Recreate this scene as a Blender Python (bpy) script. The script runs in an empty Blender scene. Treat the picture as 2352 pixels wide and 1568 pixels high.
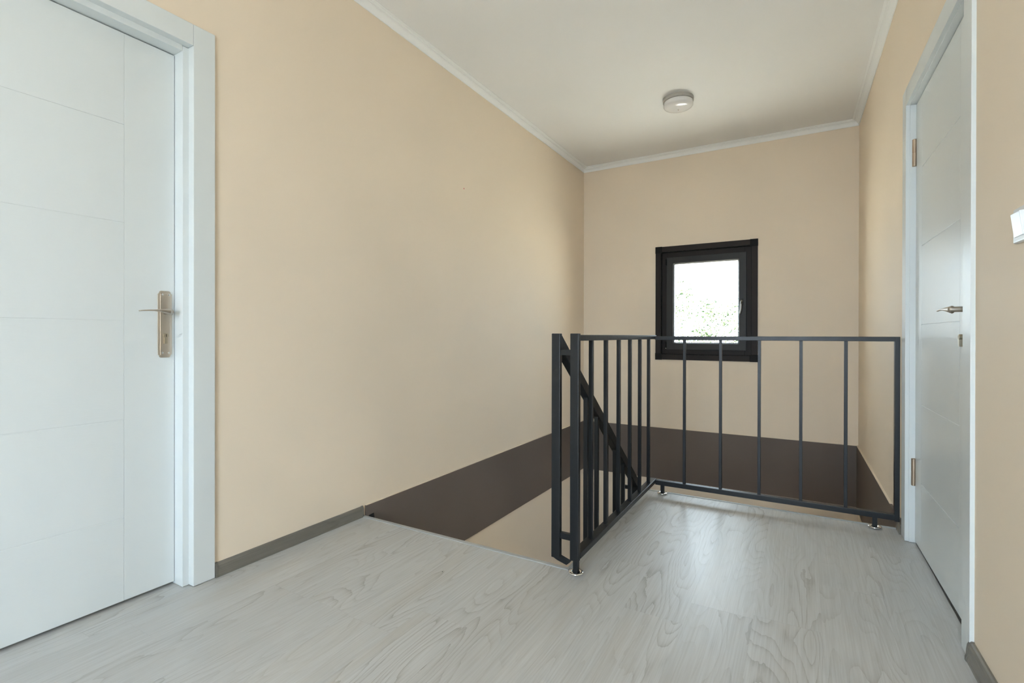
import bpy, bmesh, math, random
from mathutils import Vector, Matrix
random.seed(7)
scene = bpy.context.scene
C = scene.collection

# ------------------------------------------------------------------ camera
cam_d = bpy.data.cameras.new('camera'); cam = bpy.data.objects.new('camera', cam_d); C.objects.link(cam)
cam.location = (0, 0, 0.945)
cam.rotation_euler = (Matrix.Rotation(math.radians(30.155), 3, 'Z') @ Matrix.Rotation(math.radians(90-.12), 3, 'X') @ Matrix.Rotation(math.radians(.103), 3, 'Z')).to_euler()
cam_d.sensor_width = 36; cam_d.lens = 36*1143.15/2352; cam_d.shift_y = -11.65/2352; cam_d.clip_start = 0.02
scene.camera = cam

# ------------------------------------------------------------------ world, sun, daylight, exposure
world = bpy.data.worlds.new('sky'); scene.world = world; world.use_nodes = True
bg = world.node_tree.nodes['Background']; bg.inputs[0].default_value = (0.78, 0.92, 1.06, 1); bg.inputs[1].default_value = 14.0
sun_d = bpy.data.lights.new('sun', 'SUN'); sun = bpy.data.objects.new('sun', sun_d); C.objects.link(sun)
sun_d.energy = 106; sun_d.angle = math.radians(0.6); sun_d.color = (1, 0.95, 0.86)
sun.rotation_euler = (0, math.radians(34), 0)

def area(name, loc, rot, sx, sy, energy, color, portal=False):
    d = bpy.data.lights.new(name, 'AREA'); d.shape = 'RECTANGLE'; d.size = sx; d.size_y = sy
    d.energy = energy; d.color = color
    o = bpy.data.objects.new(name, d); C.objects.link(o); o.location = loc; o.rotation_euler = rot
    if portal: d.cycles.is_portal = True
    return o
R = math.radians
# sampling portals in the back window and the two added daylight openings (they emit nothing themselves)
area('window_sampling_portal', (-0.78, 5.215, 1.255), (R(-90), 0, 0), 0.62, 0.82, 1, (1, 1, 1), portal=True)
area('window_sampling_portal', (-0.34, -2.21, 1.22), (R(90), 0, 0), 1.48, 2.28, 1, (1, 1, 1), portal=True)
area('window_sampling_portal', (0.68, 3.90, -1.325), (R(90), 0, R(90)), 0.72, 0.68, 1, (1, 1, 1), portal=True)

vs = scene.view_settings; vs.view_transform = 'Standard'; vs.look = 'None'; vs.gamma = 1; vs.use_curve_mapping = False
vs.exposure = 0.03
scene.cycles.max_bounces = 8; scene.cycles.diffuse_bounces = 5; scene.cycles.glossy_bounces = 4
scene.cycles.use_adaptive_sampling = True; scene.cycles.adaptive_threshold = 0.14; scene.cycles.adaptive_min_samples = 16
scene.cycles.transparent_max_bounces = 12; scene.cycles.sample_clamp_indirect = 0
scene.cycles.use_denoising = True

# ------------------------------------------------------------------ materials
def srgb(r, g, b):
    f = lambda c: c/12.92 if c <= 0.04045 else ((c+0.055)/1.055)**2.4
    return (f(r/255), f(g/255), f(b/255), 1)
def mat(name):
    m = bpy.data.materials.new(name); m.use_nodes = True
    nt = m.node_tree; return m, nt, nt.nodes, nt.links, nt.nodes['Principled BSDF']
def node(ns, t, **kw):
    n = ns.new(t)
    for k, v in kw.items(): setattr(n, k, v)
    return n

def paint(name, col, rough=0.55, bump=0.03, scale=180, var=0.02, spec=0.5):
    m, nt, ns, lk, p = mat(name)
    tc = node(ns, 'ShaderNodeTexCoord')
    n1 = node(ns, 'ShaderNodeTexNoise'); n1.inputs['Scale'].default_value = scale; n1.inputs['Detail'].default_value = 3
    n2 = node(ns, 'ShaderNodeTexNoise'); n2.inputs['Scale'].default_value = 2.2; n2.inputs['Detail'].default_value = 0
    lk.new(tc.outputs['Object'], n1.inputs['Vector']); lk.new(tc.outputs['Object'], n2.inputs['Vector'])
    mr = node(ns, 'ShaderNodeMapRange'); mr.inputs['From Min'].default_value = .3; mr.inputs['From Max'].default_value = .7
    mr.inputs['To Min'].default_value = 1-var; mr.inputs['To Max'].default_value = 1+var
    lk.new(n2.outputs['Fac'], mr.inputs['Value'])
    mx = node(ns, 'ShaderNodeMix', data_type='RGBA', blend_type='MULTIPLY'); mx.inputs[0].default_value = 1
    mx.inputs[6].default_value = col; lk.new(mr.outputs[0], mx.inputs[7]); lk.new(mx.outputs[2], p.inputs['Base Color'])
    if bump > .1:
        b = node(ns, 'ShaderNodeBump'); b.inputs['Strength'].default_value = bump; b.inputs['Distance'].default_value = .002
        lk.new(n1.outputs['Fac'], b.inputs['Height']); lk.new(b.outputs[0], p.inputs['Normal'])
    p.inputs['Roughness'].default_value = rough; p.inputs['Specular IOR Level'].default_value = spec
    return m

def metal(name, col, rough, metallic=1.0, scale=60):
    m, nt, ns, lk, p = mat(name)
    tc = node(ns, 'ShaderNodeTexCoord'); n1 = node(ns, 'ShaderNodeTexNoise'); n1.inputs['Scale'].default_value = scale
    lk.new(tc.outputs['Object'], n1.inputs['Vector'])
    mr = node(ns, 'ShaderNodeMapRange'); mr.inputs['To Min'].default_value = rough*.8; mr.inputs['To Max'].default_value = rough*1.25
    lk.new(n1.outputs['Fac'], mr.inputs['Value']); lk.new(mr.outputs[0], p.inputs['Roughness'])
    p.inputs['Base Color'].default_value = col; p.inputs['Metallic'].default_value = metallic
    if metallic == 0: p.inputs['Specular IOR Level'].default_value = .36
    return m

def wood(name, light, mid, dark, warm, rough=.34, rings=16, axis='Y', contrast=1.0, bump=.08, seed_scale=37.0):
    """pale printed oak: contour lines of a stretched noise give the cathedral figure"""
    m, nt, ns, lk, p = mat(name)
    tc = node(ns, 'ShaderNodeTexCoord'); oi = node(ns, 'ShaderNodeObjectInfo')
    off = node(ns, 'ShaderNodeVectorMath', operation='SCALE'); off.inputs[0].default_value = (7.1, 3.3, 9.7)
    ml = node(ns, 'ShaderNodeMath', operation='MULTIPLY'); ml.inputs[1].default_value = seed_scale
    lk.new(oi.outputs['Random'], ml.inputs[0]); lk.new(ml.outputs[0], off.inputs['Scale'])
    add = node(ns, 'ShaderNodeVectorMath', operation='ADD'); lk.new(tc.outputs['Object'], add.inputs[0]); lk.new(off.outputs[0], add.inputs[1])
    def mapped(sx, sy):
        mp = node(ns, 'ShaderNodeMapping'); mp.inputs['Scale'].default_value = (sx, sy, sx) if axis == 'Y' else (sy, sx, sx)
        lk.new(add.outputs[0], mp.inputs['Vector']); return mp.outputs[0]
    def noise(vec, scale, detail=2, rough_=.5, dist=0):
        n = node(ns, 'ShaderNodeTexNoise'); n.inputs['Scale'].default_value = scale; n.inputs['Detail'].default_value = detail
        n.inputs['Roughness'].default_value = rough_; n.inputs['Distortion'].default_value = dist
        lk.new(vec, n.inputs['Vector']); return n.outputs['Fac']
    def math_(op, a, b=None, c=None):
        n = node(ns, 'ShaderNodeMath', operation=op)
        for i, v in enumerate((a, b, c)):
            if v is None: continue
            if isinstance(v, (int, float)): n.inputs[i].default_value = v
            else: lk.new(v, n.inputs[i])
        return n.outputs[0]
    base = noise(mapped(1, .15), 8.5, 1.0, .45, .1)
    wob = noise(mapped(1, .22), 62, 2, .6)
    ringv = math_('ADD', math_('MULTIPLY', base, rings), math_('MULTIPLY', wob, .45))
    saw = math_('FRACT', ringv)
    # dark thin line on one side of each ring, soft fall-off to the other
    line = math_('POWER', saw, 4.2)
    fibre = noise(mapped(1, .02), 210, 2, .7)
    broad = noise(mapped(1, .10), 9, 3, .55)
    fl = node(ns, 'ShaderNodeMapRange'); fl.inputs['From Min'].default_value = .32; fl.inputs['From Max'].default_value = .7
    lk.new(fibre, fl.inputs['Value'])
    gate = node(ns, 'ShaderNodeMapRange'); gate.inputs['From Min'].default_value = .40; gate.inputs['From Max'].default_value = .62
    lk.new(noise(mapped(1, .2), 4, 2), gate.inputs['Value'])
    fac = math_('ADD', math_('MULTIPLY', math_('MULTIPLY', line, math_('ADD', math_('MULTIPLY', gate.outputs[0], .8), .2)), .52*contrast),
                math_('MULTIPLY', fl.outputs[0], .30*contrast))
    ramp = node(ns, 'ShaderNodeValToRGB'); e = ramp.color_ramp.elements
    e[0].position = 0; e[0].color = light; e[1].position = .9; e[1].color = dark
    k = ramp.color_ramp.elements.new(.38); k.color = mid
    lk.new(fac, ramp.inputs['Fac'])
    bw = node(ns, 'ShaderNodeMapRange'); bw.inputs['From Min'].default_value = .52; bw.inputs['From Max'].default_value = .78
    bw.inputs['To Max'].default_value = .55; lk.new(broad, bw.inputs['Value'])
    mx = node(ns, 'ShaderNodeMix', data_type='RGBA'); lk.new(bw.outputs[0], mx.inputs[0])
    lk.new(ramp.outputs[0], mx.inputs[6]); mx.inputs[7].default_value = warm
    tone = node(ns, 'ShaderNodeMapRange'); tone.inputs['To Min'].default_value = .94; tone.inputs['To Max'].default_value = 1.04
    lk.new(oi.outputs['Random'], tone.inputs['Value'])
    mt = node(ns, 'ShaderNodeMix', data_type='RGBA', blend_type='MULTIPLY'); mt.inputs[0].default_value = 1
    lk.new(mx.outputs[2], mt.inputs[6]); lk.new(tone.outputs[0], mt.inputs[7])
    lk.new(mt.outputs[2], p.inputs['Base Color'])
    p.inputs['Roughness'].default_value = rough
    return m

def embossed_white(name, col):
    m, nt, ns, lk, p = mat(name)
    tc = node(ns, 'ShaderNodeTexCoord'); mp = node(ns, 'ShaderNodeMapping'); mp.inputs['Scale'].default_value = (1, .12, 1)
    n1 = node(ns, 'ShaderNodeTexNoise'); n1.inputs['Scale'].default_value = 190; n1.inputs['Detail'].default_value = 2; n1.inputs['Distortion'].default_value = .6
    lk.new(tc.outputs['Object'], mp.inputs['Vector']); lk.new(mp.outputs[0], n1.inputs['Vector'])
    b = node(ns, 'ShaderNodeBump'); b.inputs['Strength'].default_value = .11; b.inputs['Distance'].default_value = .0015
    lk.new(n1.outputs['Fac'], b.inputs['Height']); lk.new(b.outputs[0], p.inputs['Normal'])
    p.inputs['Base Color'].default_value = col; p.inputs['Roughness'].default_value = .33
    return m

M = {}
M['wall'] = paint('cream wall paint', (0.82, 0.708, 0.566, 1), .62, .05, 220, .012, .3)
M['ceil'] = paint('white ceiling paint', (0.845, 0.85, 0.845, 1), .75, .03, 220, .01, .2)
M['cornice'] = paint('white moulding paint', (0.86, 0.875, 0.87, 1), .6, .02, 200, .01, .3)
M['brown'] = paint('dark brown band paint', (0.148, 0.117, 0.097, 1), .55, .05, 160, .05, .35)
M['white'] = paint('white lacquer', (0.69, 0.735, 0.74, 1), .32, .012, 160, .006, .5)
M['emboss'] = embossed_white('embossed white lacquer', (0.69, 0.735, 0.74, 1))
M['plank'] = wood('pale grey oak planks', (.560, .568, .562, 1), (.470, .471, .458, 1), (.290, .280, .258, 1), (.450, .425, .375, 1), rough=.36, rings=17, contrast=1.1)
M['skirt'] = wood('grey brown oak skirting', (.215, .200, .170, 1), (.175, .160, .132, 1), (.085, .075, .060, 1), (.150, .130, .100, 1), rough=.42, rings=9)
M['skirtcap'] = paint('grey brown skirting cap', (.16, .148, .125, 1), .45)
M['slab'] = paint('grey concrete', (.30, .29, .27, 1), .85, .3, 40, .1)
M['edge'] = metal('grey aluminium edging', (.40, .415, .41, 1), .40, 0.0)
M['rail'] = metal('black satin enamel on steel', (.0085, .0105, .0125, 1), .34, 0.0)
M['chrome'] = metal('chrome', (.80, .79, .78, 1), .12)
M['nickel'] = metal('brushed nickel', (.58, .52, .45, 1), .36)
M['brass'] = metal('dull cylinder metal', (.50, .44, .34, 1), .32)
M['bronze'] = metal('bronze hinge', (.50, .40, .31, 1), .33)
M['dark'] = paint('black recess', (.006, .006, .006, 1), .8)
M['winframe'] = paint('dark brown window profile', (.024, .0185, .016, 1), .5, .06, 300, .05, .2)
M['winsash'] = paint('anthracite window sash', (.034, .033, .031, 1), .42, .04, 300, .04, .25)
M['winblock'] = paint('black corner block and reveal shade', (.007, .006, .005, 1), .55, .04, 300, .05, .2)
M['plastic'] = paint('white switch plastic', (.80, .82, .82, 1), .28, .01, 100, .005)
M['lampbase'] = paint('shade-greyed white lamp base', (.40, .39, .36, 1), .5)  # white metal rim; the shade on its near side is painted in as grey
M['lampglass'] = paint('opal lamp cover', (.74, .74, .74, 1), .16, .005, 60, .004)
M['red'] = paint('red mark', (.60, .09, .11, 1), .6)
M['stone'] = paint('pale paving', (.62, .60, .55, 1), .9, .3, 6, .12)
M['lawn'] = paint('grey gravel', (.16, .16, .155, 1), .95, .3, 20, .2)
M['bark'] = paint('bark', (.16, .12, .085, 1), .9, .6, 30, .2)
M['plaster'] = paint('white exterior render', (.75, .74, .70, 1), .9, .2, 60, .04)
M['stair'] = wood('stair oak', (.40, .37, .32, 1), (.34, .31, .27, 1), (.18, .16, .14, 1), (.30, .27, .22, 1), axis='X')

def glass_mat():
    m = bpy.data.materials.new('clear window glass'); m.use_nodes = True
    nt = m.node_tree; ns = nt.nodes; lk = nt.links; ns.clear()
    out = ns.new('ShaderNodeOutputMaterial'); tr = ns.new('ShaderNodeBsdfTransparent'); gl = ns.new('ShaderNodeBsdfGlossy')
    tr.inputs[0].default_value = (.95, .97, .96, 1); gl.inputs['Roughness'].default_value = .02
    # Schlick reflectance from the facing angle: the same on both faces of the sheet
    lw = ns.new('ShaderNodeLayerWeight'); lw.inputs['Blend'].default_value = .5
    pw = ns.new('ShaderNodeMath'); pw.operation = 'POWER'; pw.inputs[1].default_value = 5
    ma = ns.new('ShaderNodeMath'); ma.operation = 'MULTIPLY_ADD'; ma.inputs[1].default_value = .95; ma.inputs[2].default_value = .04
    lk.new(lw.outputs['Facing'], pw.inputs[0]); lk.new(pw.outputs[0], ma.inputs[0])
    mx = ns.new('ShaderNodeMixShader'); lk.new(ma.outputs[0], mx.inputs[0]); lk.new(tr.outputs[0], mx.inputs[1]); lk.new(gl.outputs[0], mx.inputs[2])
    lk.new(mx.outputs[0], out.inputs[0]); return m
M['glass'] = glass_mat()

def leaf_mat(name, c1, c2):
    m, nt, ns, lk, p = mat(name)
    oi = node(ns, 'ShaderNodeNewGeometry'); ramp = node(ns, 'ShaderNodeValToRGB')
    ramp.color_ramp.elements[0].color = c1; ramp.color_ramp.elements[1].color = c2
    lk.new(oi.outputs['Random Per Island'], ramp.inputs['Fac']); lk.new(ramp.outputs[0], p.inputs['Base Color'])
    tl = ns.new('ShaderNodeBsdfTranslucent'); lk.new(ramp.outputs[0], tl.inputs['Color'])
    mx = ns.new('ShaderNodeMixShader'); mx.inputs[0].default_value = .4
    lk.new(p.outputs[0], mx.inputs[1]); lk.new(tl.outputs[0], mx.inputs[2]); lk.new(mx.outputs[0], ns['Material Output'].inputs[0])
    p.inputs['Roughness'].default_value = .6; p.inputs['Specular IOR Level'].default_value = .1
    return m
M['leaf'] = leaf_mat('dark green leaves', (.006, .020, .004, 1), (.10, .12, .07, 1))

# ------------------------------------------------------------------ mesh helpers
class MB:
    def __init__(s): s.bm = bmesh.new()
    def box(s, x0, x1, y0, y1, z0, z1):
        v = [s.bm.verts.new(p) for p in ((x0,y0,z0),(x1,y0,z0),(x1,y1,z0),(x0,y1,z0),(x0,y0,z1),(x1,y0,z1),(x1,y1,z1),(x0,y1,z1))]
        for f in ((0,3,2,1),(4,5,6,7),(0,1,5,4),(1,2,6,5),(2,3,7,6),(3,0,4,7)): s.bm.faces.new([v[i] for i in f])
        return s
    def prism(s, pts, ax, a, b):
        """closed 2D outline pts extruded along axis ax from a to b (pts are the other two coordinates in x,y,z order)"""
        def P(p, t): return {'X': (t, p[0], p[1]), 'Y': (p[0], t, p[1]), 'Z': (p[0], p[1], t)}[ax]
        va = [s.bm.verts.new(P(p, a)) for p in pts]; vb = [s.bm.verts.new(P(p, b)) for p in pts]
        n = len(pts)
        s.bm.faces.new(va); s.bm.faces.new(vb[::-1])
        for i in range(n): s.bm.faces.new((va[i], vb[i], vb[(i+1) % n], va[(i+1) % n]))
        return s
    def lathe(s, prof, centre, axis='Z', seg=32):
        """prof: list of (radius, height along axis)"""
        rings = []
        for r, h in prof:
            ring = []
            for k in range(seg):
                a = 2*math.pi*k/seg; u, v = r*math.cos(a), r*math.sin(a)
                p = {'Z': (u, v, h), 'X': (h, u, v), 'Y': (u, h, v)}[axis]
                ring.append(s.bm.verts.new(Vector(p)+Vector(centre)))
            rings.append(ring)
        for a, b in zip(rings, rings[1:]):
            for k in range(seg): s.bm.faces.new((a[k], a[(k+1) % seg], b[(k+1) % seg], b[k]))
        s.bm.faces.new(rings[0][::-1]); s.bm.faces.new(rings[-1])
        return s
    def sweep(s, path, sections):
        """path centres with a list of cross-section offsets (3D) for each"""
        rings = [[s.bm.verts.new(Vector(c)+Vector(o)) for o in sec] for c, sec in zip(path, sections)]
        n = len(rings[0])
        for a, b in zip(rings, rings[1:]):
            for k in range(n): s.bm.faces.new((a[k], a[(k+1) % n], b[(k+1) % n], b[k]))
        s.bm.faces.new(rings[0][::-1]); s.bm.faces.new(rings[-1])
        return s
    def bevel(s, w, seg=2):
        s.bm.normal_update()
        bmesh.ops.recalc_face_normals(s.bm, faces=s.bm.faces)
        es = [e for e in s.bm.edges if len(e.link_faces) == 2 and e.calc_face_angle(0) > math.radians(30)]
        bmesh.ops.bevel(s.bm, geom=es, offset=w, segments=seg, profile=.6, affect='EDGES', clamp_overlap=True)
        return s
    def build(s, name, m, parent=None, smooth=False, origin=None):
        bmesh.ops.recalc_face_normals(s.bm, faces=s.bm.faces)
        me = bpy.data.meshes.new(name)
        if origin is not None: bmesh.ops.translate(s.bm, verts=s.bm.verts, vec=-Vector(origin))
        s.bm.to_mesh(me); s.bm.free()
        me.materials.append(M[m] if isinstance(m, str) else m)
        if smooth:
            for p in me.polygons: p.use_smooth = True
        o = bpy.data.objects.new(name, me); C.objects.link(o)
        if parent is not None: o.parent = parent
        if origin is not None: o.location = origin
        return o
def box(name, m, b, parent=None, bev=0, seg=2, origin=None):
    mb = MB().box(*b)
    if bev: mb.bevel(bev, seg)
    return mb.build(name, m, parent, origin=origin)
def empty(name, loc=(0, 0, 0)):
    o = bpy.data.objects.new(name, None); C.objects.link(o); o.location = loc; o.empty_display_size = .1; return o
def tag(o, label=None, cat=None, group=None, kind=None):
    if label: o['label'] = label
    if cat: o['category'] = cat
    if group: o['group'] = group
    if kind: o['kind'] = kind
    return o
def structure(o, label, cat):
    return tag(o, label, cat, kind='structure')

# ------------------------------------------------------------------ room dimensions (metres)
XL, YB, ZC, YR = -1.977, 4.904, 2.696, -2.0           # left wall, back wall, ceiling, rear wall
XRB, TILT = 0.403, 0.0111                            # right wall at the back corner, its slight splay
ZLOW = -2.9
WX, WY0, WY1 = -0.812, 1.858, 3.062                   # stairwell edges
RM = Matrix.Translation((XRB, YB, 0)) @ Matrix.Rotation(math.atan(TILT), 4, 'Z')   # right-wall frame: x = out of room, y = along it
def on_right(o): o.matrix_world = RM @ o.matrix_world if o.parent is None else o.matrix_world; return o
def ry(y): return y-YB                               # right-wall local y

# ------------------------------------------------------------------ walls, slab, ceiling
DY0, DY1 = 0.096, 0.990                              # left door leaf
wl = MB()
wl.box(XL-.22, XL, YR-.2, DY0-.040, ZLOW, ZC); wl.box(XL-.22, XL, DY1+.040, YB+.3, ZLOW, ZC)
wl.box(XL-.22, XL, DY0-.040, DY1+.040, ZLOW, -.02); wl.box(XL-.22, XL, DY0-.040, DY1+.040, 2.050, ZC)
wl.box(XL-.22, XL-.14, DY0-.040, DY1+.040, -.02, 2.050)
wall_left = structure(wl.build('wall_left', 'wall'), 'cream painted long wall on the left with a door near the camera', 'wall')

WX0, WX1, WZ0, WZ1 = -1.178, -0.383, 0.764, 1.753    # clear opening in the back wall
wb = MB()
wb.box(XL, WX0, YB, YB+.3, ZLOW, ZC); wb.box(WX1, XRB+.6, YB, YB+.3, ZLOW, ZC)
wb.box(WX0, WX1, YB, YB+.3, ZLOW, WZ0); wb.box(WX0, WX1, YB, YB+.3, WZ1, ZC)
wall_back = structure(wb.build('wall_back', 'wall'), 'cream end wall above the stairwell with a small dark window', 'wall')

RD0, RD1 = ry(2.002), ry(2.889)                      # right door clear opening
SD0, SD1, SZ0, SZ1 = ry(3.60), ry(4.20), -1.60, -1.02   # opening added one storey down to let daylight in
wr = MB()
wr.box(0, .22, ry(YR)-.2, RD0-.040, ZLOW, ZC); wr.box(0, .22, RD1+.040, SD0, ZLOW, ZC); wr.box(0, .22, SD1, .3, ZLOW, ZC)
wr.box(0, .22, SD0, SD1, ZLOW, SZ0); wr.box(0, .22, SD0, SD1, SZ1, ZC)
wr.box(0, .22, RD0-.040, RD1+.040, ZLOW, -.02); wr.box(0, .22, RD0-.040, RD1+.040, 2.045, ZC)
wr.box(.12, .22, RD0-.040, RD1+.040, -.02, 2.045)
wall_right = structure(on_right(wr.build('wall_right', 'wall')), 'cream painted wall on the right holding the second door', 'wall')

rw0, rw1, rz0, rz1 = -1.08, .40, .08, 2.36
wre = MB()
wre.box(XL, rw0, YR-.2, YR, ZLOW, ZC); wre.box(rw1, .70, YR-.2, YR, ZLOW, ZC)
wre.box(rw0, rw1, YR-.2, YR, ZLOW, rz0); wre.box(rw0, rw1, YR-.2, YR, rz1, ZC)
#CLOSE
structure(wre.build('wall_rear', 'wall'), 'cream wall behind the camera with a window added for daylight', 'wall')

structure(box('ceiling', 'ceil', (XL-.22, .75, YR-.2, YB+.3, ZC, ZC+.25)), 'plain white painted ceiling over the landing', 'ceiling')

sl = MB()
sl.box(XL, .60, YR, WY0-.014, -.30, -.012); sl.box(WX+.004, .60, WY0-.014, WY1-.010, -.30, -.012)
floor = structure(sl.build('floor', 'slab'), 'pale grey oak laminate plank floor of the landing', 'floor')
lf = box('lower_floor', 'stair', (XL, .60, YR, YB, ZLOW-.1, ZLOW)); structure(lf, 'floor of the storey below at the foot of the stairs', 'floor')

# planks, laid lengthwise towards the window
PW, x0 = 0.1978, -1.9170
joints = {-1: 1.9, 0: .779, 1: 1.175, 2: 2.40, 3: 1.172, 4: 1.319, 5: 1.02, 6: 2.03, 7: 1.692, 8: .62, 9: 1.865, 10: 2.225, 11: 1.45}
PL = 1.22
def plank(poly):
    cx = sum(p[0] for p in poly)/len(poly); cy = sum(p[1] for p in poly)/len(poly)
    bm = bmesh.new(); g = .0004
    vb = [bm.verts.new((p[0], p[1], -.010)) for p in poly]; vt = [bm.verts.new((p[0], p[1], 0)) for p in poly]
    top = bm.faces.new(vt); n = len(poly)
    for i in range(n): bm.faces.new((vb[i], vb[(i+1) % n], vt[(i+1) % n], vt[i]))
    bm.faces.new(vb[::-1])
    bmesh.ops.inset_region(bm, faces=[top], thickness=.0002, depth=0)
    for v in vt: v.co.z = -.0001
    mb = MB(); mb.bm.free(); mb.bm = bm
    return mb.build('plank', 'plank', floor, origin=(cx, cy, 0))
XMAX = .458
for c in range(-1, 12):
    a, b = x0+c*PW, x0+(c+1)*PW
    a, b = max(a, XL+.003), min(b, XMAX)
    if b-a < .01: continue
    cuts = [joints[c]+k*PL for k in range(-4, 3)]
    ends = [YR+.003]+[y for y in cuts if YR+.06 < y < WY1-.05]+[WY1-.010]
    for y0, y1 in zip(ends, ends[1:]):
        g = .00003
        lo, hi, p, q = a+g, b-g, y0+g, y1-g
        if b <= WX+.001:                                  # left of the stairwell corner
            if p > WY0-.03: continue
            q = min(q, WY0-.014); plank([(lo, p), (hi, p), (hi, q), (lo, q)])
        elif a < WX:                                       # the board that is notched round the corner
            if q <= WY0-.014: plank([(lo, p), (hi, p), (hi, q), (lo, q)])
            elif p >= WY0-.014: plank([(WX+.004, p), (hi, p), (hi, q), (WX+.004, q)])
            else: plank([(lo, p), (hi, p), (hi, q), (WX+.004, q), (WX+.004, WY0-.014), (lo, WY0-.014)])
        else: plank([(lo, p), (hi, p), (hi, q), (lo, q)])
tag(MB().lathe([(.0014, .0), (.0014, .0012), (.0006, .002)], (-1.237, 1.579, 0), 'Z', 8).build('dark_speck', 'dark', floor))

box('threshold', 'plank', (XL-.138, XL+.0028, DY0-.036, DY1+.036, -.012, -.0005), floor)

# edging strips of the stairwell
structure(box('trim_1', 'edge', (XL+.01, WX+.004, WY0-.014, WY0+.006, -.03, .0035), bev=.0012), 'grey metal edging strip at the head of the stairs', 'trim')
structure(box('trim_2', 'edge', (WX-.008, WX+.004, WY0+.008, WY1-.010, -.03, .002), bev=.0012), 'grey edging strip along the long side of the stairwell', 'trim')
structure(box('trim_3', 'edge', (WX-.008, .414, WY1-.010, WY1+.004, -.03, .0035), bev=.0012), 'grey edging strip under the short railing run', 'trim')

# brown band round the stairwell, slightly proud with a cream ledge
def band(parent, name, b, ledge, right=False):
    o = box(name, 'brown', b, None); l = box('band_ledge', 'wall', ledge, None)
    for q in (o, l):
        if right: q.matrix_world = RM
        q.parent = parent; q.matrix_parent_inverse = parent.matrix_world.inverted()
    return o
bpy.context.view_layer.update()
BT, BB, BP = .053, -.445, .010
band(wall_left, 'brown_band', (XL-.005, XL+BP, WY0+.012, YB-BP, BB, BT), (XL-.005, XL+BP, WY0+.012, YB-BP, BT, BT+.003))
band(wall_back, 'brown_band', (XL-.005, XRB+.02, YB-BP, YB+.005, BB, BT), (XL-.005, XRB+.02, YB-BP, YB+.005, BT, BT+.003))
band(wall_right, 'brown_band', (-.012, .005, ry(3.072), -BP, BB, BT), (-.012, .005, ry(3.30), -BP, BT, BT+.003), True)
nt = MB().prism([(1.888, -.003), (1.922, .000), (1.928, -.035), (1.888, -.035)], 'X', XL+BP-.002, XL+BP+.0015).build('notch', 'dark', wall_left)
MB().lathe([(.0045, 0), (.0045, .0006), (.002, .001)], (XL, 2.751, 1.938), 'X', 10).build('red_mark', 'red', wall_left)

# ------------------------------------------------------------------ cornice
def cornice_profile():
    # (distance from wall, height) from the wall foot to the ceiling edge
    pts = [(0, 0), (.005, 0), (.007, .004)]
    for k in range(1, 7):
        t = k/6; pts.append((.007+.019*t**1.7, .004+.026*(1-(1-t)**1.25)))
    pts += [(.028, .030), (.028, .034), (.034, .035), (.036, .039), (.042, .040), (.050, .0425), (.050, .0455), (0, .0455)]
    return pts
cp = cornice_profile()
zc0 = ZC-.0455
def cornice(name, pts, axis, a, b): return MB().prism(pts, axis, a, b).build(name, 'cornice')
structure(cornice('trim_4', [(XL+d, zc0+h) for d, h in cp], 'Y', YR, YB), 'white stepped ceiling moulding along the left wall', 'moulding')
structure(cornice('trim_5', [(YB-d, zc0+h) for d, h in cp], 'X', XL, XRB+.01), 'white stepped ceiling moulding above the window wall', 'moulding')
structure(on_right(cornice('trim_6', [(-d, zc0+h) for d, h in cp], 'Y', ry(YR)+.03, 0)), 'white stepped ceiling moulding along the right wall', 'moulding')
structure(cornice('trim_7', [(YR+d, zc0+h) for d, h in cp], 'X', XL, XRB+.05), 'white ceiling moulding behind the camera', 'moulding')

# ------------------------------------------------------------------ skirting
def skirt_profile(h=.055):
    return [(0, 0), (.0135, 0), (.0135, .008), (.0118, .014), (.0112, h*.55), (.0100, h*.78), (.0070, h*.93), (.004, h), (0, h)]
def skirt(name, label, pf, axis, a, b, caps, right=False):
    o = MB().prism(pf(1), axis, a, b).build(name, 'skirt')
    structure(o, label, 'baseboard')
    for c in caps:
        MB().prism(pf(1.10), axis, c-.006, c+.006).build('end_cap', 'skirtcap', o)
    if right: on_right(o)
    return o
def pl(k): return [(XL+d*k, h if k == 1 else (h+.0015 if h > 0 else 0)) for d, h in skirt_profile()]
def pr(k): return [(-d*k*1.35, h*1.05 if k == 1 else (h*1.05+.0015 if h > 0 else 0)) for d, h in skirt_profile()]
skirt('baseboard_left', 'grey brown oak skirting between left door and stair opening', pl, 'Y', 1.0935, WY0-.008, [1.099, WY0-.012])
skirt('baseboard_left_rear', 'grey brown oak skirting on the left wall behind the camera', pl, 'Y', YR, DY0-.1, [])
skirt('baseboard_right', 'grey brown oak skirting on the right wall nearest the camera', pr, 'Y', ry(YR)+.03, ry(1.924), [ry(1.919)], True)
skirt('baseboard_right_end', 'short stub of grey skirting between right door and railing', pr, 'Y', ry(2.976), ry(3.050), [ry(3.045)], True)

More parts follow.
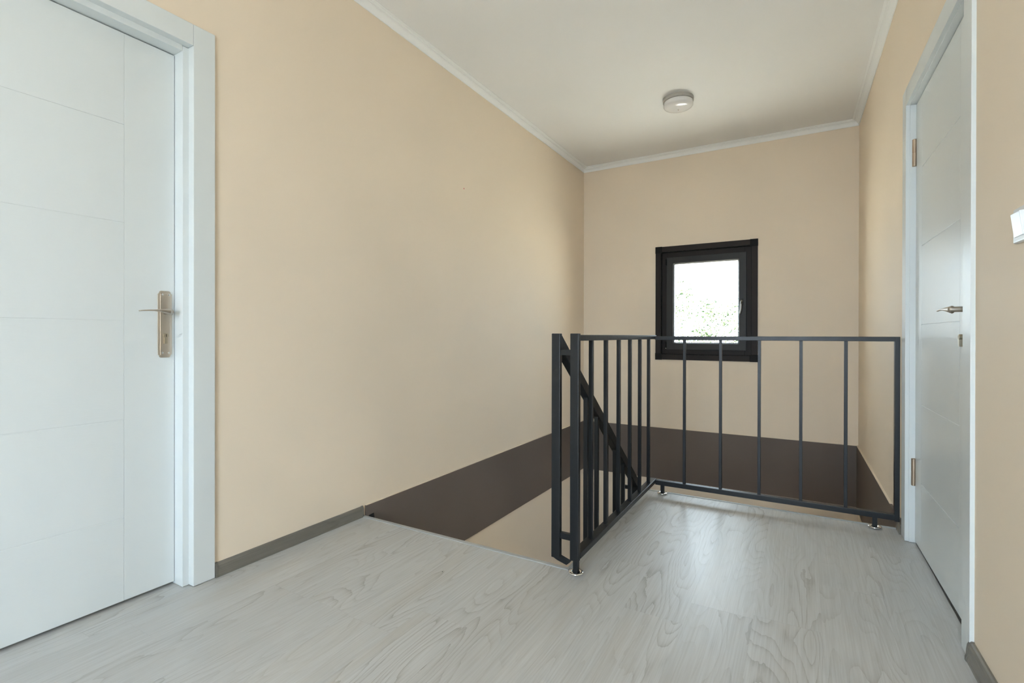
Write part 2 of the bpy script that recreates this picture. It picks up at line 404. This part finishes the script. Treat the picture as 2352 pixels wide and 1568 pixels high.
# ------------------------------------------------------------------ doors
def lever_handle(parent, sign, lock=.019):
    """built in a local frame: x = out of the door towards the room, y = towards the lever tip (times sign), z up; spindle at origin"""
    s = sign
    n = 14; path = []; secs = []
    for k in range(n+1):
        t = k/n
        y = -.003+.111*t
        x = .047+.014*math.sin(t*math.pi*.55)
        z = -.001*(1-t)**2+.0035*math.sin(t*math.pi*.8)-.003*t*t
        w = .0086*max(0, 1-t*1.7)**1.3+.0038*(1-.45*t)           # half height
        th = .0082*(1-t*.6)                                      # half depth
        path.append((x, s*y, z))
        secs.append([(th*math.cos(a), 0, w*math.sin(a)) for a in [2*math.pi*i/12 for i in range(12)]])
    lv = MB().sweep(path, secs).build('lever', 'nickel', parent, smooth=True)
    MB().lathe([(.0105, .006), (.0088, .010), (.0086, .050), (.0070, .0535)], (0, 0, 0), 'X', 20).build('neck', 'nickel', parent, smooth=False)
    pl_ = MB().prism([(-.024, -.158), (-.024, .066), (-.019, .070), (-.019, .074), (-.014, .078), (.014, .078), (.019, .074), (.019, .070), (.024, .066), (.024, -.158), (.019, -.162), (.019, -.166), (.014, -.170), (-.014, -.170), (-.019, -.166), (-.019, -.162)], 'X', 0, .0055)
    pl_.bevel(.0018, 2); plate = pl_.build('plate', 'nickel', parent)
    MB().box(.005, .0075, -.017, .017, -.160, .068).bevel(.0015, 2).build('plate_face', 'nickel', plate)
    for sy in (-.011, .011):
        for z in (.064, -.152):
            MB().lathe([(.0038, .0072), (.0038, .0086), (.0022, .0092)], (0, sy, z), 'X', 14).build('screw', 'chrome', plate)
    cyl = MB().lathe([(.0088, .005), (.0088, lock), (.0080, lock+.0005)], (0, 0, -.088), 'X', 24)
    cyl.box(.005, lock, -.0050, .0050, -.118, -.090)
    c = cyl.build('lock_cylinder', 'brass', parent)
    MB().box(lock+.0003, lock+.0009, -.0011, .0011, -.093, -.083).build('keyhole', 'dark', c)

def door(name, label, ylo, yhi, ztop, lock_at, depth, jamb_d, frame_fn, ji, hoff, st, st_lock):
    """frame_fn(o) places each finished root; local x = out of the wall towards the room (room side negative depth), y along wall"""
    root = empty(name); structure(root, label, 'door')
    T = .011                                                 # casing thickness
    cw = .079
    # casing: x from 0 (wall face) to T into the room
    for a, b in ((ylo-ji-cw, ylo-ji), (yhi+ji, yhi+ji+cw)):
        box('casing_side', 'white', (-.030, T, a, b, .002, ztop+ji+cw), root, .0016)
    box('casing_head', 'white', (-.030, T, ylo-ji+.0006, yhi+ji-.0006, ztop+ji, ztop+ji+cw), root, .0016)
    # jamb lining: stands jamb_d behind the casing face and frames the leaf
    for a, b in ((ylo-.035, ylo), (yhi, yhi+.035)):
        box('jamb_side', 'white', (-depth-.045, -jamb_d, a, b, .001, ztop+.02), root, .002)
    box('jamb_head', 'white', (-depth-.045, -jamb_d, ylo+.0004, yhi-.0004, ztop+.001, ztop+.035), root, .002)
    # leaf with stiles and raised panels
    g = .0015; x1 = -depth
    leaf = box('leaf', 'white', (x1-.040, x1-.0018, ylo+g, yhi-g, .011, ztop-.003), root)
    sa, sb = (st, st_lock) if lock_at == 'hi' else (st_lock, st)
    gv = .0016
    def panel(nm, a, b, z0, z1, m): box(nm, m, (x1-.004, x1, a, b, z0, z1), leaf, .0009, 2)
    panel('stile', ylo+g, ylo+g+sa-gv*.15, .011, ztop-.003, 'white')
    panel('stile', yhi-g-sb+gv*.15, yhi-g, .011, ztop-.003, 'white')
    zs = [.011, .302, .646, .994, 1.337, 1.680, ztop-.003]
    for k in range(6):
        panel('panel', ylo+g+sa+gv*.06, yhi-g-sb-gv*.06, zs[k]+(gv if k else 0), zs[k+1]-(gv if k < 5 else 0), 'emboss')
    hy = yhi-hoff if lock_at == 'hi' else ylo+hoff
    h = empty('handle_set', (x1, hy, 1.030)); h.parent = root
    lever_handle(h, *((-1, .013) if lock_at == 'hi' else (1, .030)))
    for ch in list(h.children):
        ch.parent = root; ch.location = h.location
    bpy.data.objects.remove(h)
    hz = (1.78, .325)
    hyy = ylo+.002 if lock_at == 'hi' else yhi-.002
    for z in hz:
        hg = MB()
        hg.lathe([(.0075, -.062), (.0088, -.060), (.0088, -.002), (.0080, -.001), (.0080, .001), (.0088, .002), (.0088, .060), (.0075, .062)], (x1+.006, hyy, z), 'Z', 18)
        hg.build('hinge', 'bronze', root)
    frame_fn(root)
    return root

def place_left(root):
    root.location = (XL, 0, 0)
door('door_1', 'white panelled door with brushed lever handle on the left wall', DY0, DY1, 2.0035, 'hi', .078, .022, place_left, .022, .0355, .150, .162)
def place_right(root):
    root.matrix_world = RM @ Matrix.Diagonal((-1, 1, 1, 1))
door('door_2', 'white panelled door with two bronze hinges beside the railing', RD0, RD1, 2.000, 'lo', .026, .004, place_right, .004, .068, .122, .190)

# ------------------------------------------------------------------ window in the back wall
def window(name, label, x0, x1, z0, z1, yf, s, tw=.050, full=True):
    """trim on the room face yf; s=+1 when outside lies towards +y"""
    root = empty(name, ((x0+x1)/2, yf, z0)); structure(root, label, 'window')
    def part(nm, m, b, bev=.0015, par=root):
        xa, xb, ya, yb, za, zb = b
        ya, yb = sorted((yf+s*ya, yf+s*yb))
        o = box(nm, m, (xa, xb, ya, yb, za, zb), None, bev); off = par
        o.parent = off; o.matrix_parent_inverse = Matrix.Translation(-Vector(root.location)) if par is root else off_inv(par)
        return o
    def off_inv(p): return (Matrix.Translation(root.location)).inverted()
    # cover trim: broad outer strip and raised inner strip on every side
    for a, b in ((x0-tw, x0), (x1, x1+tw)):
        t = part('trim_side', 'winframe', (a, b, -.010, .004, z0-.001, z1+.001))
        i0, i1 = (b-.028, b) if a < x0 else (a, a+.028)
        part('trim_bead', 'winframe', (i0, i1, -.017, -.009, z0-.001, z1+.001), .003, t)
    for a, b in ((z0-tw, z0), (z1, z1+tw)):
        t = part('trim_rail', 'winframe', (x0+.001, x1-.001, -.010, .004, a, b))
        i0, i1 = (b-.028, b) if a < z0 else (a, a+.028)
        part('trim_bead', 'winframe', (x0+.001, x1-.001, -.017, -.009, i0, i1), .003, t)
    for xa, xi in ((x0-tw-.002, 0), (x1-.012, 1)):
        for za in (z0-tw-.002, z1-.012):
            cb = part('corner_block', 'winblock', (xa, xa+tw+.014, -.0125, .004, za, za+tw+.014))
            lo = za < z0
            zi = (z0-.028, z0+.010) if lo else (z1-.010, z1+.028)
            xi0, xi1 = (x0-.028, x0+.010) if xa < x0 else (x1-.010, x1+.028)
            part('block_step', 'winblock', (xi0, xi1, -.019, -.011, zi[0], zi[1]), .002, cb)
    # fixed frame, set back in the reveal
    fw = .060
    for a, b in ((x0, x0+fw), (x1-fw, x1)): part('frame_side', 'winframe', (a, b, .040, .115, z0, z1))
    for a, b in ((z0, z0+fw*.85), (z1-fw*.85, z1)): part('frame_rail', 'winframe', (x0+fw, x1-fw, .040, .115, a, b))
    # reveal lining between trim and frame, blackened to paint in the recess shade
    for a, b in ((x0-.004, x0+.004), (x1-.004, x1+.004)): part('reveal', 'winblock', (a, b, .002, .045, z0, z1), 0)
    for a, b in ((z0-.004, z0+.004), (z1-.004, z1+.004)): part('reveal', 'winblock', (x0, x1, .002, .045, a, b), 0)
    # opening sash with sloped glazing edge
    sx0, sx1, sz0, sz1 = x0+.048, x1-.045, z0+.047, z1-.052
    sw = .070
    sash = empty('sash', (0, 0, 0)); sash.parent = root; sash.matrix_parent_inverse = Matrix.Translation(-Vector(root.location))
    def sp(pts, ax, a, b): return MB().prism(pts, ax, a, b).bevel(.001, 1).build('sash_rail', 'winsash', sash)
    yo = lambda t: yf+s*t
    for e, d in ((sx0, 1), (sx1, -1)):
        sp([(e, yo(.024)), (e+d*(sw-.012), yo(.024)), (e+d*sw, yo(.040)), (e+d*sw, yo(.095)), (e, yo(.095))], 'Z', sz0, sz1)
    for e, d in ((sz0, 1), (sz1, -1)):
        sp([(yo(.0245), e), (yo(.0245), e+d*(sw-.012)), (yo(.040), e+d*sw), (yo(.095), e+d*sw), (yo(.095), e)], 'X', sx0+.003, sx1-.003)
    if full: pane = MB().box(sx0+sw-.004, sx1-sw+.004, min(yo(.060), yo(.064)), max(yo(.060), yo(.064)), sz0+sw-.004, sz1-sw+.004).build('pane', 'glass', sash)
    if full:
        for z in (sz1-.045, sz0+.045):
            MB().lathe([(.006, -.030), (.007, -.028), (.007, .028), (.006, .030)], (sx0-.004, yo(.020), z), 'Z', 14).build('sash_hinge', 'winblock', sash)
        MB().lathe([(.0035, -.004), (.0035, .004)], (sx0-.004, yo(.016), sz0+.012), 'Z', 10).build('hinge_pin', 'chrome', sash)
        hx, hz = sx1-.033, 1.250
        hb = MB().box(hx-.010, hx+.010, yo(.014), yo(.024), hz-.030, hz+.030).bevel(.003, 2).build('handle_base', 'winsash', sash)
        pts = [(hx, yo(.014), hz+.010), (hx, yo(-.010), hz+.010), (hx-.002, yo(-.020), hz+.002), (hx-.004, yo(-.021), hz-.030), (hx-.008, yo(-.020), hz-.085), (hx-.012, yo(-.018), hz-.108)]
        rr = [.008, .0085, .009, .009, .008, .005]
        secs = []
        for k, r in enumerate(rr):
            fl = k >= 2
            secs.append([(r*math.cos(a), 0, r*math.sin(a)) if not fl else (r*math.cos(a), r*.8*math.sin(a), 0) for a in [2*math.pi*i/12 for i in range(12)]])
        MB().sweep(pts, secs).build('handle_lever', 'handle_grey', hb, smooth=True)
    for ch in list(sash.children):
        ch.parent = root; ch.matrix_parent_inverse = Matrix.Translation(-Vector(root.location))
    bpy.data.objects.remove(sash)
    return root
M['handle_grey'] = metal('grey aluminium handle', (.26, .26, .25, 1), .35)
window('window_1', 'small square window with dark brown frame on the end wall', WX0, WX1, WZ0, WZ1, YB, 1)
window('added_window_rear', 'tall dark framed opening added behind the camera to let daylight in', rw0, rw1, rz0, rz1, YR, -1, full=False)  # unseen window, added to bring fill daylight in from behind

w3 = empty('added_window_stair'); structure(w3, 'opening added one storey down on the right wall to let daylight in', 'window')  # unseen window, added to light the stairwell from below
for a, b in ((SD0, SD0+.06), (SD1-.06, SD1)): box('frame_side', 'winframe', (.06, .12, a, b, SZ0, SZ1), w3, .002)
for a, b in ((SZ0, SZ0+.06), (SZ1-.06, SZ1)): box('frame_rail', 'winframe', (.06, .12, SD0+.06, SD1-.06, a, b), w3, .002)
w3.matrix_world = RM

# ------------------------------------------------------------------ landing railing (an L of two runs)
RC, RY0 = -.773, 1.831
root = empty('landing_railing', (RC, RY0, 0))
tag(root, 'black steel railing guarding the landing, two runs meeting at a corner', 'railing')
def rpart(nm, b, bev=.0016, m='rail', par=None):
    r = par or root
    return box(nm, m, tuple(v-r.location[i//2] for i, v in enumerate(b)), r, bev)
RX0, RX1 = RC-.018, RC+.018
RYC = 3.022
rpart('corner_post', (RX0, RX1, RY0-.011, RY0+.011, .054, .953), .0022)
rpart('top_rail', (RX0+.001, RX1-.001, RY0+.011, RYC+.017, .924, .9475))
rpart('bottom_rail', (RX0, RX1+.002, RY0+.011, RYC+.017, .060, .084))
rpart('top_rail', (RX1-.001, .4118, RYC-.017, RYC+.017, .919, .9415))
rpart('bottom_rail', (RX1+.002, .4118, RYC-.017, RYC+.017, .054, .081))
rpart('end_post', (.392, .4122, RYC-.0175, RYC+.0175, .050, .9415))
bw = .0085
for k in range(6):
    y = 2.003+k*.1846; rpart('baluster', (RC-bw, RC+bw, y-bw, y+bw, .083, .925), .0012)
for k in range(5):
    x = -.589+k*.1962; rpart('baluster', (x-bw*.9, x+bw*.9, RYC-bw, RYC+bw, .080, .920), .0012)
# little weld beads where the balusters meet the rails
for k in range(6):
    y = 2.003+k*.1846
    MB().lathe([(.0035, 0), (.003, .003), (.001, .0045)], (bw, y-bw-.001-RY0, .0838), 'Z', 8).build('weld_bead', 'rail', root)
# adjustable feet with chromed flanges
for (x, y, zt) in ((-.770, 1.835, .055), (-.714, RYC, .055), (.316, RYC, .055)):
    rpart('stub', (x-.010, x+.010, y-.010, y+.010, .003, zt), .0012)
    MB().lathe([(.026, .0036), (.029, .0046), (.030, .0065), (.0275, .0095), (.021, .0105), (.014, .0095), (.0125, .0060)], (x-RC, y-RY0, 0), 'Z', 32).build('flange', 'chrome', root, smooth=True)
# tie bars to the stair railing post
rpart('tie_bar', (-.8353, RX0+.001, RY0-.008, RY0+.010, .866, .888))
rpart('tie_bar', (-.8353, RX0+.001, RY0-.008, RY0+.010, .130, .155))

# ------------------------------------------------------------------ stair railing
sr = empty('stair_railing', (-.853, RY0, 0))
tag(sr, 'black steel stair railing sloping down along the stairwell', 'railing')
def sprt(nm, pts, ax, a, b, bev=.0016):
    mb = MB().prism(pts, ax, a, b).bevel(bev, 1); return mb.build(nm, 'rail', None)
def sadd(o):
    o.parent = sr; o.matrix_parent_inverse = Matrix.Translation(-Vector(sr.location)); return o
SX0, SX1 = -.872, -.8355
sadd(box('newel_post', 'rail', (SX0, SX1, RY0-.011, RY0+.011, .050, .953), None, .0022))
sadd(sprt('post_foot', [(-.8705, .052), (-.8365, .058), (-.7915, .044), (-.807, .030), (-.8485, .0415)], 'Y', RY0-.009, RY0+.012))
sl_ = .777; hz = lambda y: .951-sl_*(y-1.838)
YE = 2.935
sadd(sprt('handrail', [(RY0+.011, hz(RY0+.011)), (YE, hz(YE)), (YE, hz(YE)-.058), (RY0+.011, hz(RY0+.011)-.058)], 'X', SX0+.001, SX1-.001))
sadd(sprt('bottom_rail', [(1.90, hz(1.90)-.97), (YE, hz(YE)-.97), (YE, hz(YE)-1.02), (1.90, hz(1.90)-1.02)], 'X', SX0+.001, SX1-.001))
for k in range(6):
    y = 2.146+k*.1375
    sadd(box('baluster', 'rail', (-.853-.0095, -.853+.0095, y-.0095, y+.0095, hz(y)-.98, hz(y)-.045), None, .0012))
sadd(box('end_post', 'rail', (SX0, SX1, YE, YE+.022, hz(YE)-1.05, hz(YE)-.002), None, .002))
sadd(box('tie_bar', 'rail', (-.925, SX0+.001, YE-.004, YE+.016, .024, .044), None, .0012))

# ------------------------------------------------------------------ stairs going down (below the line of sight)
st = empty('staircase', (-1.4, WY0, ZLOW)); tag(st, 'wooden staircase going down along the left wall', 'staircase')
def stp(o): o.parent = st; o.matrix_parent_inverse = Matrix.Translation(-Vector(st.location)); return o
for k in range(1, 9):
    z = -.18*k; y = WY0+.012+.25*(k-1)
    stp(box('tread', 'stair', (XL+.012, -.885, y, y+.27, z-.035, z), None, .003))
    stp(box('riser', 'white', (XL+.012, -.885, y-.001, y+.014, z-.001, z+.145), None))
stp(box('landing', 'stair', (XL+.012, -.885, WY0+.012+2.0, YB-.011, -1.655, -1.62), None, .003))
stp(box('riser', 'white', (XL+.012, -.885, WY0+2.011, WY0+2.026, -1.62, -1.475), None))
for k in range(1, 5):
    x = -.885+.25*(k-1); z = -1.62-.18*k
    stp(box('tread', 'stair', (x, x+.27, 3.90, YB-.011, z-.035, z), None, .003))
stp(box('carriage', 'white', (-1.5, -1.4, 2.0, 3.9, -2.9, -1.7), None))

# ------------------------------------------------------------------ ceiling lamp
lamp = empty('ceiling_lamp', (-.790, 3.800, ZC)); tag(lamp, 'round white ceiling lamp with a shallow dome over the stairwell', 'lamp')
MB().lathe([(.107, 0), (.108, -.004), (.108, -.024), (.104, -.027)], (0, 0, 0), 'Z', 48).build('base', 'lampbase', lamp)
prof = [(.100, -.026), (.1035, -.030), (.1035, -.052)]
for k in range(1, 9):
    a = k/8*math.pi/2; prof.append((.1035*math.cos(a)**.62 if k < 8 else .004, -.052-.026*math.sin(a)))
MB().lathe(prof, (0, 0, 0), 'Z', 48).build('diffuser', 'lampglass', lamp, smooth=True)
MB().lathe([(.004, -.077), (.006, -.081), (.0045, -.086), (.001, -.088)], (0, 0, 0), 'Z', 16).build('finial', 'chrome', lamp, smooth=True)

# ------------------------------------------------------------------ light switch on the right wall
sw = empty('light_switch'); tag(sw, 'white rocker light switch on the right wall at the picture edge', 'switch')
yc, zc = ry(1.563), 1.201
MB().box(-.010, .001, yc-.040, yc+.040, zc-.040, zc+.040).bevel(.004, 3).build('plate', 'plastic', sw)
rk = MB().prism([(-.0095, zc-.028), (-.0120, zc-.027), (-.0185, zc+.027), (-.0095, zc+.028)], 'Y', yc-.027, yc+.027).bevel(.002, 2).build('rocker', 'plastic', sw)
sw.matrix_world = RM

# ------------------------------------------------------------------ outside: paved ground and trees
g = MB().box(-40, 40, YB+.4, 70, ZLOW-.3, ZLOW-.1).build('ground', 'stone'); structure(g, 'pale sunlit ground outside the window', 'ground')
g2 = MB().box(-40, 40, -40, YR-.4, ZLOW-.3, ZLOW-.1).build('ground_rear', 'lawn'); structure(g2, 'grey gravel yard on the far side of the house', 'ground')
def tree(loc, h, rx, rz, nleaf, label, seed, leaf=.07):
    rnd = random.Random(seed)
    r = empty('tree', loc); tag(r, label, 'tree', 'trees outside the window')
    t = MB()
    def limb(p, q, r0, r1):
        p, q = Vector(p), Vector(q); d = (q-p).normalized(); u = d.orthogonal().normalized(); v = d.cross(u)
        secs = [[(u*math.cos(a)+v*math.sin(a))*rr for a in [2*math.pi*i/8 for i in range(8)]] for rr in (r0, r1)]
        t.sweep([p, q], secs)
    top = h-rz*1.2
    limb((0, 0, 0), (.06, .03, top), .09, .04)
    tips = []
    for k in range(26):
        a = rnd.uniform(0, 6.28); e = rnd.uniform(.2, 1.0); q = (rx*.85*math.cos(a)*rnd.uniform(.4, 1), rx*.85*math.sin(a)*rnd.uniform(.4, 1), top+rz*1.7*e)
        limb((.05, .03, top-.3*rnd.random()), q, .014, .004); tips.append(Vector(q))
    t.build('trunk', 'bark', r)
    vs_, fs = [], []
    for k in range(nleaf):
        c = rnd.choice(tips)+Vector((rnd.gauss(0, rx*.14), rnd.gauss(0, rx*.14), rnd.gauss(0, rz*.14)))
        d = Vector((rnd.gauss(0, 1), rnd.gauss(0, 1), rnd.gauss(-.3, .7))).normalized(); u = d.orthogonal().normalized(); u = (Matrix.Rotation(rnd.uniform(0, 6.28), 3, d) @ u)
        L = leaf*rnd.uniform(.6, 1.3); n = d.cross(u)
        b = len(vs_)
        vs_ += [c, c+d*L*.5+u*L*.3+n*L*.06, c+d*L, c+d*L*.5-u*L*.3+n*L*.06]; fs.append((b, b+1, b+2, b+3))
    me = bpy.data.meshes.new('foliage'); me.from_pydata([tuple(v) for v in vs_], [], fs); me.materials.append(M['leaf'])
    o = bpy.data.objects.new('foliage', me); C.objects.link(o); o.parent = r; o['kind'] = 'stuff'
    return r
ZG = ZLOW-.1
tree((-2.30, 9.3, ZG), 4.48, .70, .9, 1100, 'taller leafy tree at the left edge of the window pane', 3, .05)
tree((-2.55, 14.2, ZG), 4.40, .90, .95, 1400, 'leafy tree seen through the middle of the window', 5, .06)
tree((-1.40, 11.7, ZG), 4.25, .80, .9, 1700, 'leafy tree at the right edge of the window pane', 9, .06)
